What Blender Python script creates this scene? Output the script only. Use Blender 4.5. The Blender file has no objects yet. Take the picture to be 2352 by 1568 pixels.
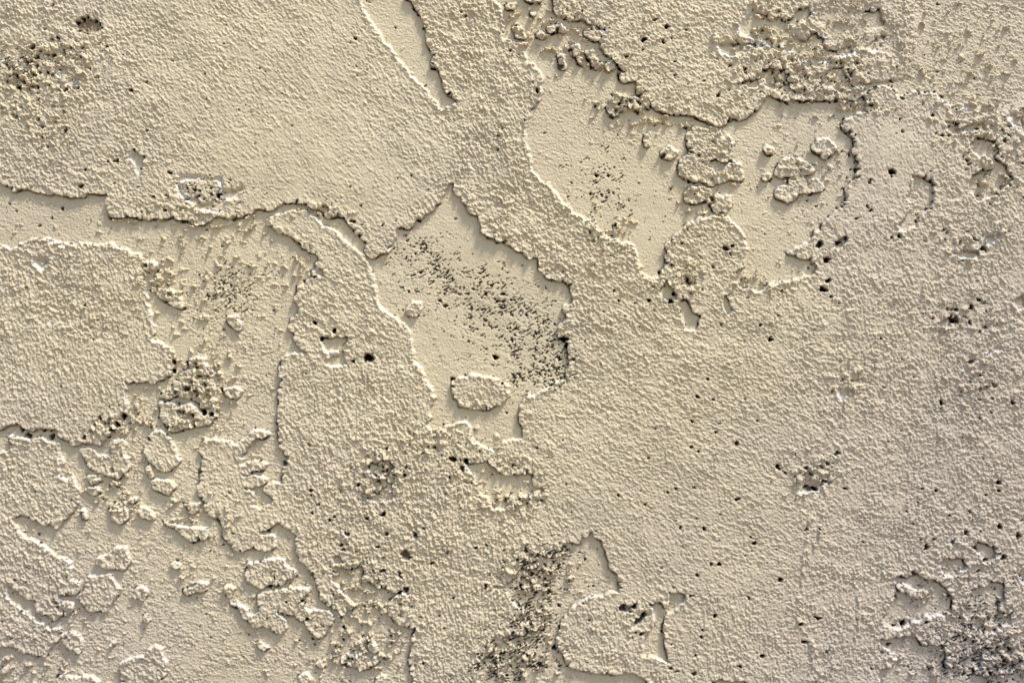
import bpy, math
import numpy as np

# ------------------------------------------------------------------ camera, sky, sun, exposure
scene = bpy.context.scene
C = scene.collection
UNIT = 1.2 / 2352.0                 # metres per plan unit (the wall seen in the frame is 1.2 m wide)
EYE = 1.55                          # height of the middle of the picture above the ground

cam_d = bpy.data.cameras.new('camera'); cam = bpy.data.objects.new('camera', cam_d); C.objects.link(cam)
cam.location = (0.0, -1.68, EYE); cam.rotation_euler = (math.radians(90), 0, 0)
cam_d.sensor_width = 36.0; cam_d.lens = 36.0 * 1.68 / 1.2; cam_d.clip_start = 0.05; cam_d.clip_end = 2000
scene.camera = cam

SUN_EL, SUN_AZ = 60.0, 50.0         # degrees above the horizon, degrees to the right of straight behind the camera
el, az = math.radians(SUN_EL), math.radians(SUN_AZ)
world = bpy.data.worlds.new('World'); scene.world = world; world.use_nodes = True
wn = world.node_tree.nodes; wl = world.node_tree.links; wn.clear()
sky = wn.new('ShaderNodeTexSky'); sky.sky_type = 'NISHITA'; sky.sun_disc = False
sky.sun_elevation = el; sky.sun_rotation = math.pi - az
bg = wn.new('ShaderNodeBackground'); bg.inputs['Strength'].default_value = 0.075
wo = wn.new('ShaderNodeOutputWorld'); wl.new(sky.outputs[0], bg.inputs[0]); wl.new(bg.outputs[0], wo.inputs[0])
sun_d = bpy.data.lights.new('sun', 'SUN'); sun = bpy.data.objects.new('sun', sun_d); C.objects.link(sun)
sun_d.energy = 1.5; sun_d.angle = math.radians(10); sun_d.color = (1.0, 0.98, 0.95)
from mathutils import Vector
to_sun = Vector((math.sin(az) * math.cos(el), -math.cos(az) * math.cos(el), math.sin(el)))
sun.rotation_euler = to_sun.to_track_quat('Z', 'Y').to_euler(); sun.location = (2, -3, 5)
scene.view_settings.view_transform = 'Standard'; scene.view_settings.look = 'None'
scene.view_settings.gamma = 1; scene.view_settings.use_curve_mapping = False
scene.view_settings.exposure = 1.66

# ------------------------------------------------------------------ materials
def math_node(nt, op, a, b=None):
    n = nt.nodes.new('ShaderNodeMath'); n.operation = op
    for i, v in enumerate((a, b)):
        if v is None: continue
        if isinstance(v, (int, float)): n.inputs[i].default_value = v
        else: nt.links.new(v, n.inputs[i])
    return n.outputs[0]

def mix_node(nt, fac, a, b, mode='MIX'):
    n = nt.nodes.new('ShaderNodeMix'); n.data_type = 'RGBA'; n.blend_type = mode
    for i, v in ((0, fac), (6, a), (7, b)):
        if isinstance(v, (int, float)): n.inputs[i].default_value = v
        elif isinstance(v, tuple): n.inputs[i].default_value = (*v, 1)
        else: nt.links.new(v, n.inputs[i])
    return n.outputs[2]

def noise_node(nt, vec, scale, detail=4, rough=0.55):
    n = nt.nodes.new('ShaderNodeTexNoise'); n.inputs['Scale'].default_value = scale
    n.inputs['Detail'].default_value = detail; n.inputs['Roughness'].default_value = rough
    nt.links.new(vec, n.inputs['Vector']); return n.outputs['Fac']

def ramp(nt, fac, p0, p1):
    n = nt.nodes.new('ShaderNodeMapRange'); n.inputs[1].default_value = p0; n.inputs[2].default_value = p1
    nt.links.new(fac, n.inputs[0]); return n.outputs[0]

def stucco(name, base, pale, bump, under=None):
    m = bpy.data.materials.new(name); m.use_nodes = True; nt = m.node_tree; nt.nodes.clear()
    out = nt.nodes.new('ShaderNodeOutputMaterial'); p = nt.nodes.new('ShaderNodeBsdfPrincipled')
    nt.links.new(p.outputs[0], out.inputs[0])
    tc = nt.nodes.new('ShaderNodeTexCoord').outputs['Object']
    big = noise_node(nt, tc, 3.2, 3); mid = noise_node(nt, tc, 26, 5); fine = noise_node(nt, tc, 420, 4, 0.7)
    col = mix_node(nt, ramp(nt, big, 0.38, 0.64), base, pale)
    col = mix_node(nt, ramp(nt, mid, 0.45, 0.8), col, tuple(c * 0.86 for c in base))
    col = mix_node(nt, ramp(nt, fine, 0.56, 0.74), col, tuple(c * 0.80 for c in base))
    at = nt.nodes.new('ShaderNodeAttribute'); at.attribute_name = 'grime_shade'
    sp = nt.nodes.new('ShaderNodeSeparateColor'); nt.links.new(at.outputs['Color'], sp.inputs[0])
    if under: col = mix_node(nt, at.outputs['Alpha'], mix_node(nt, ramp(nt, big, 0.38, 0.64), *under), col)
    col = mix_node(nt, sp.outputs[2], col, (0.455, 0.378, 0.305))     # greyer, faded paint, plus lens falloff put into the colour towards the edges
    ch = nt.nodes.new('ShaderNodeAttribute'); ch.attribute_name = 'chalk_glint'
    col = mix_node(nt, ch.outputs['Fac'], col, (0.70, 0.70, 0.72))    # pale broken plaster, plus sky highlight on the rims painted into the colour
    col = mix_node(nt, sp.outputs[1], col, (0.26, 0.165, 0.08))      # brown dirt in some pits, plus painted shade under patch edges
    col = mix_node(nt, sp.outputs[0], col, (0.007, 0.006, 0.005))    # black mould and dirt, plus shade of holes and edge crevices painted in
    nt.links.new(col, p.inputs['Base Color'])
    nt.links.new(math_node(nt, 'MULTIPLY', math_node(nt, 'SUBTRACT', 1.0, sp.outputs[0]), 0.5), p.inputs['Specular IOR Level'])
    p.inputs['Roughness'].default_value = 0.58
    b = nt.nodes.new('ShaderNodeBump'); b.inputs['Strength'].default_value = bump; b.inputs['Distance'].default_value = 0.0010
    nt.links.new(noise_node(nt, tc, 520, 5, 0.7), b.inputs['Height']); nt.links.new(b.outputs[0], p.inputs['Normal'])
    return m

M_WALL = stucco('cream_painted_plaster', (0.60, 0.490, 0.302), (0.64, 0.530, 0.336), 0.9, ((0.60, 0.490, 0.298), (0.64, 0.528, 0.330)))

def plain(name, a, b, scale):
    m = bpy.data.materials.new(name); m.use_nodes = True; nt = m.node_tree
    p = nt.nodes['Principled BSDF']; tc = nt.nodes.new('ShaderNodeTexCoord').outputs['Object']
    nt.links.new(mix_node(nt, noise_node(nt, tc, scale, 6), a, b), p.inputs['Base Color']); p.inputs['Roughness'].default_value = 0.9
    return m

# ------------------------------------------------------------------ noise on a regular plan grid (plan units: x right, y down)
STEP = 1.63
X0, X1, Y0, Y1 = -26.0, 2378.0, -22.0, 1590.0
NX = int((X1 - X0) / STEP) + 1; NY = int((Y1 - Y0) / STEP) + 1
gx = (X0 + np.arange(NX) * STEP).astype(np.float32); gy = (Y0 + np.arange(NY) * STEP).astype(np.float32)
X, Y = np.meshgrid(gx, gy)

def vnoise(x, y, seed):
    """smooth gradient noise, about -1..1"""
    r = np.random.RandomState(seed); N = 512
    ang = r.rand(N, N).astype(np.float32) * 6.2831853; gxx, gyy = np.cos(ang), np.sin(ang)
    xi = np.floor(x).astype(np.int32); yi = np.floor(y).astype(np.int32); fx = x - xi; fy = y - yi
    u = fx * fx * fx * (fx * (fx * 6 - 15) + 10); v = fy * fy * fy * (fy * (fy * 6 - 15) + 10)
    a, b = xi % N, (xi + 1) % N; c, d = yi % N, (yi + 1) % N
    n00 = gxx[c, a] * fx + gyy[c, a] * fy; n10 = gxx[c, b] * (fx - 1) + gyy[c, b] * fy
    n01 = gxx[d, a] * fx + gyy[d, a] * (fy - 1); n11 = gxx[d, b] * (fx - 1) + gyy[d, b] * (fy - 1)
    n0 = n00 + u * (n10 - n00); n1 = n01 + u * (n11 - n01)
    return (n0 + v * (n1 - n0)) * 1.5

def fbm(x, y, scale, seed, octs=3, gain=0.5):
    s = 0; a = 1; t = 0
    for o in range(octs):
        s = s + a * vnoise(x / scale * 2 ** o, y / scale * 2 ** o, seed + o * 17); t += a; a *= gain
    return s / t

def blur(a, r):
    """three box blurs of radius r cells"""
    for _ in range(3):
        for ax in (0, 1):
            pad = [(0, 0), (0, 0)]; pad[ax] = (r + 1, r)
            c = np.cumsum(np.pad(a, pad, mode='edge'), axis=ax, dtype=np.float64)
            n = a.shape[ax]
            hi = np.take(c, np.arange(2 * r + 1, 2 * r + 1 + n), axis=ax); lo = np.take(c, np.arange(0, n), axis=ax)
            a = ((hi - lo) / (2 * r + 1)).astype(np.float32)
    return a

WX = 6 * vnoise(X / 24, Y / 21, 11) + 5.4 * vnoise(X / 11, Y / 10, 12) + 4.2 * vnoise(X / 5.6, Y / 5, 14)
WY = 6 * vnoise(X / 22, Y / 24, 21) + 5.4 * vnoise(X / 10, Y / 11, 22) + 4.2 * vnoise(X / 5, Y / 5.6, 24)

def poly_mask(pts, warp=1.0):
    xs = [p[0] for p in pts]; ys = [p[1] for p in pts]; pad = 16
    i0 = max(0, int((min(xs) - pad - X0) / STEP)); i1 = min(NX, int((max(xs) + pad - X0) / STEP) + 2)
    j0 = max(0, int((min(ys) - pad - Y0) / STEP)); j1 = min(NY, int((max(ys) + pad - Y0) / STEP) + 2)
    if i1 <= i0 or j1 <= j0: return None
    x = X[j0:j1, i0:i1] + warp * WX[j0:j1, i0:i1]; y = Y[j0:j1, i0:i1] + warp * WY[j0:j1, i0:i1]
    m = np.zeros(x.shape, bool); n = len(pts)
    for k in range(n):
        xa, ya = pts[k]; xb, yb = pts[(k + 1) % n]
        if ya == yb: continue
        m ^= ((ya > y) != (yb > y)) & (x < (xb - xa) * (y - ya) / (yb - ya) + xa)
    return (slice(j0, j1), slice(i0, i1)), m

def T(c, r, *pts):
    """plan points noted per twelfth of the picture, three notes per plan unit"""
    return [(c * 588.0 + p[0] / 3.0, r * 522.67 + p[1] / 3.0) for p in pts]

# ------------------------------------------------------------------ where the top coat is missing (0) and where it is there (1)
LEV = np.ones((NY, NX), np.float32)
def paint(level, pts, warp=1.0, soft=0):
    r = poly_mask(pts, warp)
    if r is None: return
    sl, m = r
    if soft:
        f = np.zeros((NY, NX), np.float32); f[sl] = m; f = blur(f, soft)
        LEV[:] = LEV * (1 - f) + level * f
    else:
        LEV[sl][m] = level

# left band and the whole lower left
LEFT = (T(0,0,(-200,1150),(0,1232),(50,1262),(110,1315),(200,1303),(300,1328),(420,1342),(500,1350),(580,1362),(590,1332),(745,1330),
          (752,1400),(762,1482),(800,1497),(880,1490),(980,1495),(1080,1512),(1180,1502),(1290,1522),(1400,1530),(1500,1495),(1600,1500),(1690,1490),(1764,1440))
        + [(606,492),(622,520),(650,545)]
        + T(1,1,(150,20),(250,60),(330,130),(400,170),(440,215),(400,300),(370,370),(280,410),(270,480),(305,560),(250,620),(245,700),(280,770),(330,830),(400,860),
            (300,860),(200,880),(170,950),(180,1050),(155,1130),(160,1250),(150,1330),(165,1440),(210,1560))
        + T(1,2,(240,10),(195,60),(200,150),(190,185),(100,200),(60,240),(125,280),(115,330),(40,350),(-60,340),(-90,100),(-100,0))
        + T(0,1,(1740,1440),(1660,1480),(1560,1470),(1500,1460),(1420,1450),(1395,1500),(1395,1560))
        + T(0,2,(1400,10),(1400,60),(1380,200),(1370,250),(1400,300),(1460,390),(1530,470),(1540,540),(1590,610),(1640,660),(1764,635))
        + T(1,2,(60,640),(130,638),(145,560),(60,540),(20,515),(100,505),(165,450),(215,470),(280,545),(290,640),(320,720),(370,765),(425,835),(450,930),(460,985),(520,1035),(620,1072),(665,1060),
            (690,1030),(655,1005),(640,965),(600,940),(560,890),(515,805),(600,770),(620,768),(700,750),(750,762),(745,880),(820,880),(960,918),(985,958),(930,985),(930,1090),(980,1130),(1040,1172),
            (1100,1172),(1075,1280),(1065,1400),(1085,1568),(1090,1680),(-2000,1680)))
paint(0, LEFT)
# left patches standing in it
PATCH_B = T(0,1,(-200,130),(0,125),(100,150),(180,90),(300,70),(380,95),(520,130),(600,110),(770,110),(900,160),(1030,225),(1100,250),(1050,330),(1010,420),(1040,600),(1065,690),(1060,780),(1190,830),(1190,910),
            (1170,1030),(1060,1070),(990,1060),(880,1050),(860,1150),(890,1240),(860,1310),(800,1370),(765,1425),(690,1478),(570,1470),(530,1500),(430,1440),(400,1380),(290,1370),(220,1400),(120,1350),(0,1385),(-200,1400))
paint(1, PATCH_B)
PATCH_D = (T(0,1,(-200,1400),(60,1400),(110,1440),(210,1450),(290,1440),(390,1450),(420,1568)) + T(0,2,(410,0),(440,50),(405,150),(520,168),(555,250),(540,335),(460,430),(390,492),(330,470),(250,440),(170,400),(100,415),(95,440),(170,540),
            (260,600),(380,680),(505,738),(500,800),(480,860),(545,870),(560,920),(440,950),(400,968),(440,1010),(520,1000),(495,1065),(395,1125),(350,1080),(270,1080),(240,1000),(130,930),(70,880),(58,960),(90,1020),
            (170,1080),(260,1130),(310,1170),(430,1190),(400,1270),(300,1375),(180,1350),(110,1312),(0,1300),(-200,1300)))
paint(1, PATCH_D)
paint(0, T(0,1,(130,1350),(215,1400),(215,1450),(150,1430),(115,1390)), .5)
paint(0, T(0,1,(285,1395),(340,1380),(400,1400),(390,1480),(330,1470)), .5)
paint(0, T(0,1,(-20,1400),(60,1395),(85,1450),(70,1530),(-20,1560)), .5)
ISLANDS = [
 T(1,2,(-90,70),(-40,40),(30,35),(80,60),(50,100),(0,100),(-50,130),(-95,120)), T(1,2,(-80,150),(-20,130),(60,140),(90,170),(30,195),(-50,215),(-90,200)), T(1,2,(-100,250),(-40,230),(0,260),(-10,320),(-60,340),(-100,330)),
 T(1,1,(-90,1470),(-30,1400),(40,1395),(110,1410),(60,1440),(0,1450),(-50,1500),(-95,1510)), T(0,1,(1540,1110),(1620,1090),(1680,1130),(1640,1170),(1560,1160)), T(0,1,(1560,620),(1640,600),(1680,680),(1650,710),(1590,670)),
 T(2,0,(90,430),(130,425),(140,470),(100,480)), T(2,0,(590,610),(625,600),(630,650),(600,660)), T(2,0,(600,930),(640,930),(665,990),(630,980)), T(2,0,(780,830),(860,820),(870,870),(820,890)),
 T(0,2,(560,370),(590,370),(610,440),(580,440)), T(0,2,(760,1290),(800,1280),(800,1310),(770,1310)), T(0,2,(990,1100),(1030,1090),(1030,1130),(1000,1130)), T(0,2,(850,1130),(880,1130),(870,1160)),
 T(1,2,(700,1400),(770,1390),(800,1430),(780,1470),(710,1460)), T(1,2,(20,1260),(50,1290),(90,1320),(60,1345),(25,1310)), T(0,2,(1570,1020),(1640,1010),(1710,1060),(1730,1130),(1690,1100),(1640,1040)),
 T(0,2,(680,695),(740,680),(790,640),(870,620),(900,700),(900,745),(850,777),(740,770),(685,735)),
 T(0,2,(605,822),(690,825),(770,808),(840,915),(800,980),(750,1062),(640,1065),(600,1040),(550,985),(560,950),(600,920)),
 T(0,2,(1010,75),(1035,58),(1058,80),(1062,150),(1040,140),(1015,110)),
 T(0,2,(1060,160),(1120,165),(1200,180),(1212,225),(1160,268),(1110,250),(1068,232)),
 T(0,2,(790,335),(820,315),(870,300),(890,430),(830,468),(790,440)),
 T(0,2,(600,132),(700,128),(700,180),(625,200)),
 T(0,2,(605,215),(690,210),(690,260),(640,260)),
 T(0,2,(850,1420),(910,1385),(980,1380),(1010,1385),(1020,1320),(1080,1300),(1130,1320),(1120,1370),(1160,1420),(1140,1500),(1110,1560),(1120,1680),(850,1680),(845,1500)),
 T(0,2,(1275,330),(1390,318),(1375,378),(1310,390)),
 T(0,2,(1120,440),(1210,478),(1440,500),(1430,560),(1380,575),(1320,582),(1270,545),(1210,500),(1130,460)),
 T(0,2,(960,352),(1010,350),(1070,400),(1065,440),(1010,420),(965,400)),
 T(0,2,(1180,745),(1220,725),(1262,745),(1225,778)),
 T(0,2,(940,900),(1000,905),(1022,935),(990,990),(930,975)),
 T(0,2,(1535,905),(1590,885),(1630,900),(1590,972),(1560,950)),
 T(0,2,(1380,862),(1440,870),(1425,925),(1370,935),(1300,955),(1255,935),(1345,900)),
 T(0,2,(430,1225),(500,1210),(560,1230),(575,1300),(560,1352),(480,1320),(450,1290)),
 T(0,2,(890,290),(945,290),(950,320),(900,320)),
 T(0,2,(400,1520),(450,1490),(500,1530),(640,1500),(690,1560),(660,1620),(410,1620)),
 T(0,1,(1100,1190),(1200,1210),(1225,1235),(1300,1200),(1360,1240),(1400,1290),(1480,1342),(1400,1350),(1300,1376),(1200,1402),(1150,1370),(1120,1300)),
 T(0,1,(1020,1450),(1060,1405),(1120,1388),(1180,1450),(1210,1500),(1235,1568),(1255,1600),(1180,1660),(1130,1678),(1080,1640),(1030,1590),(1010,1520)),
 T(0,1,(1310,910),(1350,890),(1405,890),(1430,960),(1480,1000),(1500,1130),(1480,1190),(1500,1310),(1440,1320),(1400,1290),(1380,1200),(1300,1160),(1210,1150),(1205,1070),(1250,1000),(1310,970)),
 T(0,1,(1110,1130),(1150,1100),(1200,1130),(1190,1180),(1120,1170)),
 T(0,1,(560,1520),(640,1512),(700,1568),(760,1570),(790,1540),(770,1480),(810,1455),(870,1460),(860,1568),(890,1600),(890,1650),(820,1730),(780,1700),(700,1680),(630,1650),(590,1590)),
 T(1,2,(-60,740),(60,715),(200,708),(215,760),(290,790),(270,830),(195,850),(190,880),(110,880),(50,905),(0,892),(-60,850)),
 T(1,2,(20,960),(60,930),(150,920),(240,910),(375,905),(370,945),(300,975),(345,1010),(350,1060),(330,1140),(300,1130),(270,1080),(215,1100),(150,1040),(150,1080),(210,1130),(215,1190),(180,1225),(110,1200),
       (60,1160),(-10,1170),(-60,1110),(40,1060),(25,1010)),
 T(1,2,(340,1070),(420,1050),(500,1065),(550,1110),(500,1170),(490,1220),(430,1242),(370,1200),(345,1150)),
 T(1,2,(270,1568),(300,1510),(360,1490),(385,1530),(380,1640),(270,1640)),
 T(1,2,(770,1290),(810,1275),(850,1310),(820,1345),(775,1325)),
 T(1,2,(590,1390),(640,1360),(690,1380),(750,1360),(850,1400),(830,1430),(720,1450),(600,1430)),
 T(1,2,(415,1435),(440,1410),(475,1430),(455,1460)),
 T(1,2,(820,1520),(900,1515),(880,1600),(840,1600)),
 T(0,1,(1090,430),(1180,430),(1260,500),(1260,560),(1170,520),(1110,480)),
]
for p in ISLANDS: paint(1, p, .5)
# narrow crevice between the upper patch and the curved strip, with the little shelf right of it
paint(0, T(1,0,(0,1440),(60,1440),(110,1450),(180,1400),(200,1385),(270,1390),(330,1400),(400,1430),(460,1460),(490,1495),(600,1490),(640,1530),(660,1568)) + T(1,1,(690,10),(740,95),(790,85),(760,140),(745,190),(700,160),
      (620,95),(560,35),(480,-20)) + T(1,0,(470,1550),(410,1490),(340,1445),(240,1450),(190,1460),(100,1490),(60,1560),(0,1560)), .55)
# central triangle window
WIN = (T(1,0,(1310,1290),(1350,1262),(1385,1275),(1370,1320),(1430,1360),(1440,1420),(1480,1480),(1540,1490),(1560,1560)) + T(1,1,(1560,20),(1620,70),(1764,110)) +
       T(2,1,(0,120),(60,170),(180,210),(200,290),(250,350),(370,370),(420,430),(420,500),(350,540),(395,600),(340,660),(310,740),(380,790),(390,880),(405,930),(370,1040),(250,1110),(110,1160),(50,1240),(60,1330),(90,1420),(50,1460),(0,1450)) +
       T(1,1,(1700,1480),(1640,1540),(1560,1500),(1500,1480),(1490,1400),(1450,1330),(1290,1380),(1240,1410),(1190,1390),(1165,1340),(1200,1310),(1200,1200),(1240,1170),(1180,1050),(1110,930),(1085,850),(1070,720),(1000,650),
            (900,590),(840,520),(825,420),(795,300),(760,210),(745,180),(800,200),(900,170),(950,90),(980,0)) + T(1,0,(1050,1568),(1140,1500),(1180,1460),(1230,1440),(1270,1380)))
paint(0, WIN, .7)
paint(1, T(1,1,(1350,1110),(1365,1060),(1420,1020),(1540,1015),(1660,1045),(1720,1080),(1740,1150),(1700,1200),(1560,1250),(1500,1240),(1420,1220),(1370,1170)), .8)
paint(1, T(1,1,(1040,560),(1070,510),(1140,510),(1150,560),(1110,600),(1060,600)), .4)
# lower pocket
paint(0, T(1,2,(1440,60),(1600,20),(1660,90),(1764,130)) + T(2,2,(20,120),(80,100),(150,130),(150,190),(215,210),(222,250),(130,275),(20,310),(-50,360),(-130,350),(-200,270),(-220,210),(-260,170)), .7)
paint(1, T(1,2,(1640,30),(1720,0),(1764,60),(1830,110),(1764,130),(1690,110)), .6)
# channel to the left of the top strip
paint(0, T(1,0,(690,-140),(715,0),(735,50),(785,135),(870,270),(980,400),(1080,535),(1170,615),(1190,660),(1250,700),(1272,752),(1350,735),(1402,692),(1330,665),(1290,580),(1275,490),(1210,455),(1235,400),(1200,330),(1180,220),(1165,150),(1120,90),(1060,0),(1040,-140)), .55)
# the great recess right of the top strip
RIGHT = (T(2,0,(-120,-140),(-130,0),(-60,90),(-60,280),(20,290),(80,300),(115,420),(200,490),(212,590),(190,690),(130,745),(112,850),(92,890),(120,1100),(140,1180),(270,1300),(400,1450),(560,1550)) +
         T(2,1,(640,60),(830,115),(870,220),(890,300),(950,350),(1020,335),(1062,250),(1072,130),(1110,80),(1190,0)) + T(2,0,(1190,1562),(1300,1502),(1380,1480),(1480,1500),(1570,1568)) +
         T(2,1,(1590,60),(1620,150),(1600,260),(1545,290),(1530,370),(1600,420),(1680,440),(1764,420)) +
         T(3,1,(0,412),(80,372),(200,352),(310,322),(352,272),(280,212),(200,190),(100,172),(160,158),(270,100),(370,0)) +
         T(3,0,(360,1556),(430,1490),(500,1430),(540,1360),(540,1290),(600,1230),(620,1130),(580,1050),(620,980),(600,950),(512,900),(518,830),(620,790),(712,750),(700,690),(650,650),(600,690),(470,660),(400,690),(270,692),(150,692),(60,682),(0,645)) +
         T(2,0,(1700,740),(1650,785),(1600,822),(1500,832),(1440,872),(1310,822),(1200,792),(1080,782),(960,722),(870,642),(860,562),(770,492),(720,422),(640,372),(600,322),(620,292),(650,195),(560,172),(480,142),(370,132),(300,105),(290,0),(280,-140)))
paint(0, RIGHT, .85)
for p, w in [
 (T(2,0,(1210,900),(1300,880),(1400,880),(1440,930),(1500,950),(1530,1020),(1500,1100),(1400,1095),(1350,1100),(1345,1160),(1430,1180),(1500,1130),(1580,1130),(1592,1230),(1500,1242),(1370,1272),(1280,1240),(1230,1250),(1150,1200),(1150,1110),(1220,1050),(1210,960)), .9),
 (T(2,0,(1200,1310),(1290,1280),(1340,1290),(1390,1350),(1500,1350),(1510,1440),(1400,1450),(1370,1400),(1300,1390),(1230,1412),(1205,1380)), .9),
 (T(2,0,(1020,1050),(1100,1010),(1140,1050),(1110,1100),(1050,1090)), .7),
 (T(2,0,(650,720),(720,650),(830,680),(930,690),(940,740),(880,750),(800,720),(740,760),(730,800),(670,800)), .9),
 (T(2,0,(970,720),(1080,720),(1100,780),(1010,770)), .9),
 (T(2,0,(240,190),(320,160),(380,220),(300,225),(240,235)), .9),
 (T(2,0,(160,240),(200,215),(235,245),(200,270)), .7),
 (T(2,0,(500,220),(560,200),(640,220),(580,290),(520,270)), .9),
 (T(2,0,(415,310),(460,300),(480,400),(490,460),(450,440),(430,380)), .8),
 (T(2,0,(520,360),(560,340),(570,400),(610,440),(600,490),(560,470),(520,430)), .8),
 (T(2,0,(325,380),(360,360),(375,480),(330,490)), .8),
 (T(2,0,(640,450),(690,410),(700,470),(650,490)), .7),
 (T(2,0,(730,500),(790,510),(850,560),(760,560)), .7),
 (T(2,0,(915,920),(950,910),(945,1010),(920,1015)), .5),
 (T(2,0,(-20,20),(30,30),(20,80),(-30,60)), .7), (T(2,0,(0,190),(50,180),(100,260),(40,260)), .7),
 (T(2,0,(60,-40),(200,-40),(210,20),(120,20)), .8), (T(2,0,(130,80),(165,80),(160,115),(130,115)), .6),
 (T(3,0,(300,1020),(340,960),(420,955),(470,1010),(450,1060),(370,1095),(330,1060)), .8),
 (T(3,0,(60,1130),(130,1090),(250,1110),(310,1150),(290,1190),(230,1230),(350,1240),(385,1290),(330,1330),(210,1340),(180,1375),(100,1380),(40,1350),(60,1290),(150,1270),(150,1220),(50,1210)), .8),
 (T(3,0,(-20,1000),(30,1010),(40,1060),(-20,1060)), .6), (T(3,0,(-40,1200),(10,1200),(20,1240),(-30,1250)), .6),
]: paint(1, p, w)
paint(0, T(2,1,(1070,350),(1095,400),(1150,460),(1140,500),(1060,500),(1000,440)), .5)
paint(0, T(2,1,(1160,490),(1210,490),(1250,570),(1300,600),(1330,590),(1285,640),(1280,700),(1190,705),(1180,620),(1145,530)), .5)
paint(0, T(2,1,(1460,470),(1490,440),(1510,540),(1540,555),(1490,600),(1450,540)), .4)
# top right plain and its soft side
paint(0, T(3,0,(1000,-140),(1180,-140),(1764,-140),(1990,-140),(1990,720),(1764,722),(1700,742),(1520,790),(1380,742),(1290,752),(1200,702),(1130,640),(990,642),(900,682),(862,622),(770,592),(860,520),(960,480),(1040,300),(1000,150)), 1, 14)
LEV[poly_mask(T(3,0,(640,560),(900,540),(1180,600),(1330,700),(1290,752),(1200,702),(1130,640),(990,642),(900,682),(862,622),(770,592),(652,640)), .8)[0]][poly_mask(T(3,0,(640,560),(900,540),(1180,600),(1330,700),(1290,752),(1200,702),(1130,640),(990,642),(900,682),(862,622),(770,592),(652,640)), .8)[1]] *= .25
paint(1, T(3,0,(652,640),(770,592),(862,622),(900,682),(990,642),(1130,642),(1200,702),(1290,752),(1380,742),(1300,860),(1000,900),(700,850)), .8)
paint(.45, T(3,0,(480,20),(740,60),(900,200),(900,420),(640,400),(420,350),(380,260),(290,60)), 1, 5)
paint(0, T(2,0,(1640,40),(1764,130),(1900,200),(2000,250),(2180,330),(2220,430),(2000,440),(1850,300),(1700,300),(1560,230)), 1.3, 3)
for p in [T(3,0,(230,60),(290,70),(260,150),(150,200),(110,150)), T(3,0,(300,215),(390,270),(400,330),(440,350),(590,325),(600,365),(450,400),(360,350),(270,290)), T(3,0,(650,330),(780,250),(810,290),(700,360)),
          T(3,0,(-60,470),(60,470),(150,500),(120,570),(0,600),(-60,560)), T(3,0,(390,480),(500,470),(560,560),(620,600),(480,640),(400,600)), T(2,0,(1530,580),(1620,540),(1760,560),(1700,600),(1600,600)),
          T(2,0,(1450,300),(1540,290),(1740,310),(1740,330),(1560,330)), T(3,0,(-30,280),(120,330),(200,370),(60,350)), T(2,0,(1640,80),(1764,110),(1740,220),(1680,170)), T(3,0,(640,100),(780,60),(800,170),(700,220)),
          T(3,0,(0,150),(60,100),(130,180),(60,230)), T(3,0,(60,600),(170,560),(190,640),(90,660))]: paint(0, p, 1.1)
paint(.2, T(2,0,(1390,300),(1480,290),(1600,300),(1590,380),(1500,400),(1420,350)), 1, 1)
# pockets in the right patch
paint(0, T(3,0,(1380,1000),(1450,940),(1560,960),(1600,1030),(1560,1090),(1640,1140),(1690,1230),(1590,1335),(1440,1390),(1395,1330),(1370,1240),(1400,1200),(1460,1170),(1440,1080)), .6)
paint(.9, T(3,0,(1420,1080),(1500,1090),(1560,1140),(1500,1180),(1450,1150)), .6)
paint(.1, T(3,0,(985,1200),(1060,1205),(1135,1260),(1145,1400),(1050,1500),(1030,1570),(900,1590),(900,1540),(960,1470),(980,1400),(930,1350),(1000,1300)), .5)
paint(.2, T(3,0,(1220,840),(1280,830),(1320,880),(1400,850),(1500,840),(1500,900),(1400,910),(1290,920),(1230,900)), .8)
paint(.3, T(3,0,(1640,800),(1764,760),(1800,950),(1700,900)), 1, 1)
paint(.3, T(3,1,(1260,160),(1340,150),(1460,150),(1460,210),(1310,215)), .6)
paint(.3, T(3,1,(1500,40),(1600,20),(1620,80),(1480,140),(1440,120)), .6, 1)
paint(.1, T(3,1,(1150,660),(1240,600),(1270,610),(1265,680),(1200,690)), .5)
paint(.1, T(3,1,(470,80),(550,40),(540,100),(490,150),(450,140)), .4)
paint(.2, T(3,1,(1680,490),(1764,440),(1800,560),(1710,570)), .6)
# bottom centre triangle and the channel round the rounded patch
paint(0, T(2,2,(510,540),(560,515),(600,570),(650,650),(680,750),(740,835),(745,945),(640,955),(520,975),(430,1035),(360,1110),(322,1200),(330,1300),(390,1430),(440,1470),(560,1480),(700,1492),(850,1482),(930,1545),(960,1660),(-230,1660),
      (-230,1500),(-210,1400),(-150,1360),(-90,1300),(-60,1230),(60,1225),(130,1190),(100,1100),(20,1020),(-60,900),(20,790),(160,760),(230,690),(330,640),(380,580),(460,600),(470,545)), .8)
paint(0, T(2,2,(950,1020),(1010,1000),(1070,1040),(1085,930),(1140,920),(1215,970),(1185,1015),(1065,1085),(1042,1200),(1062,1310),(1085,1440),(1020,1400),(960,1370),(890,1380),(910,1240),(990,1130)), .6)
paint(0, T(2,2,(1370,1555),(1430,1520),(1500,1545),(1600,1540),(1670,1575),(1660,1680),(1350,1680)), .6)
paint(.1, T(2,2,(755,1010),(800,1010),(830,1080),(770,1070)), .3); paint(.1, T(2,2,(825,1020),(865,1000),(860,1050),(835,1055)), .3)
paint(.1, T(2,2,(825,1190),(830,1140),(880,1110),(900,1060),(925,1060),(910,1130),(880,1160)), .4)
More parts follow.
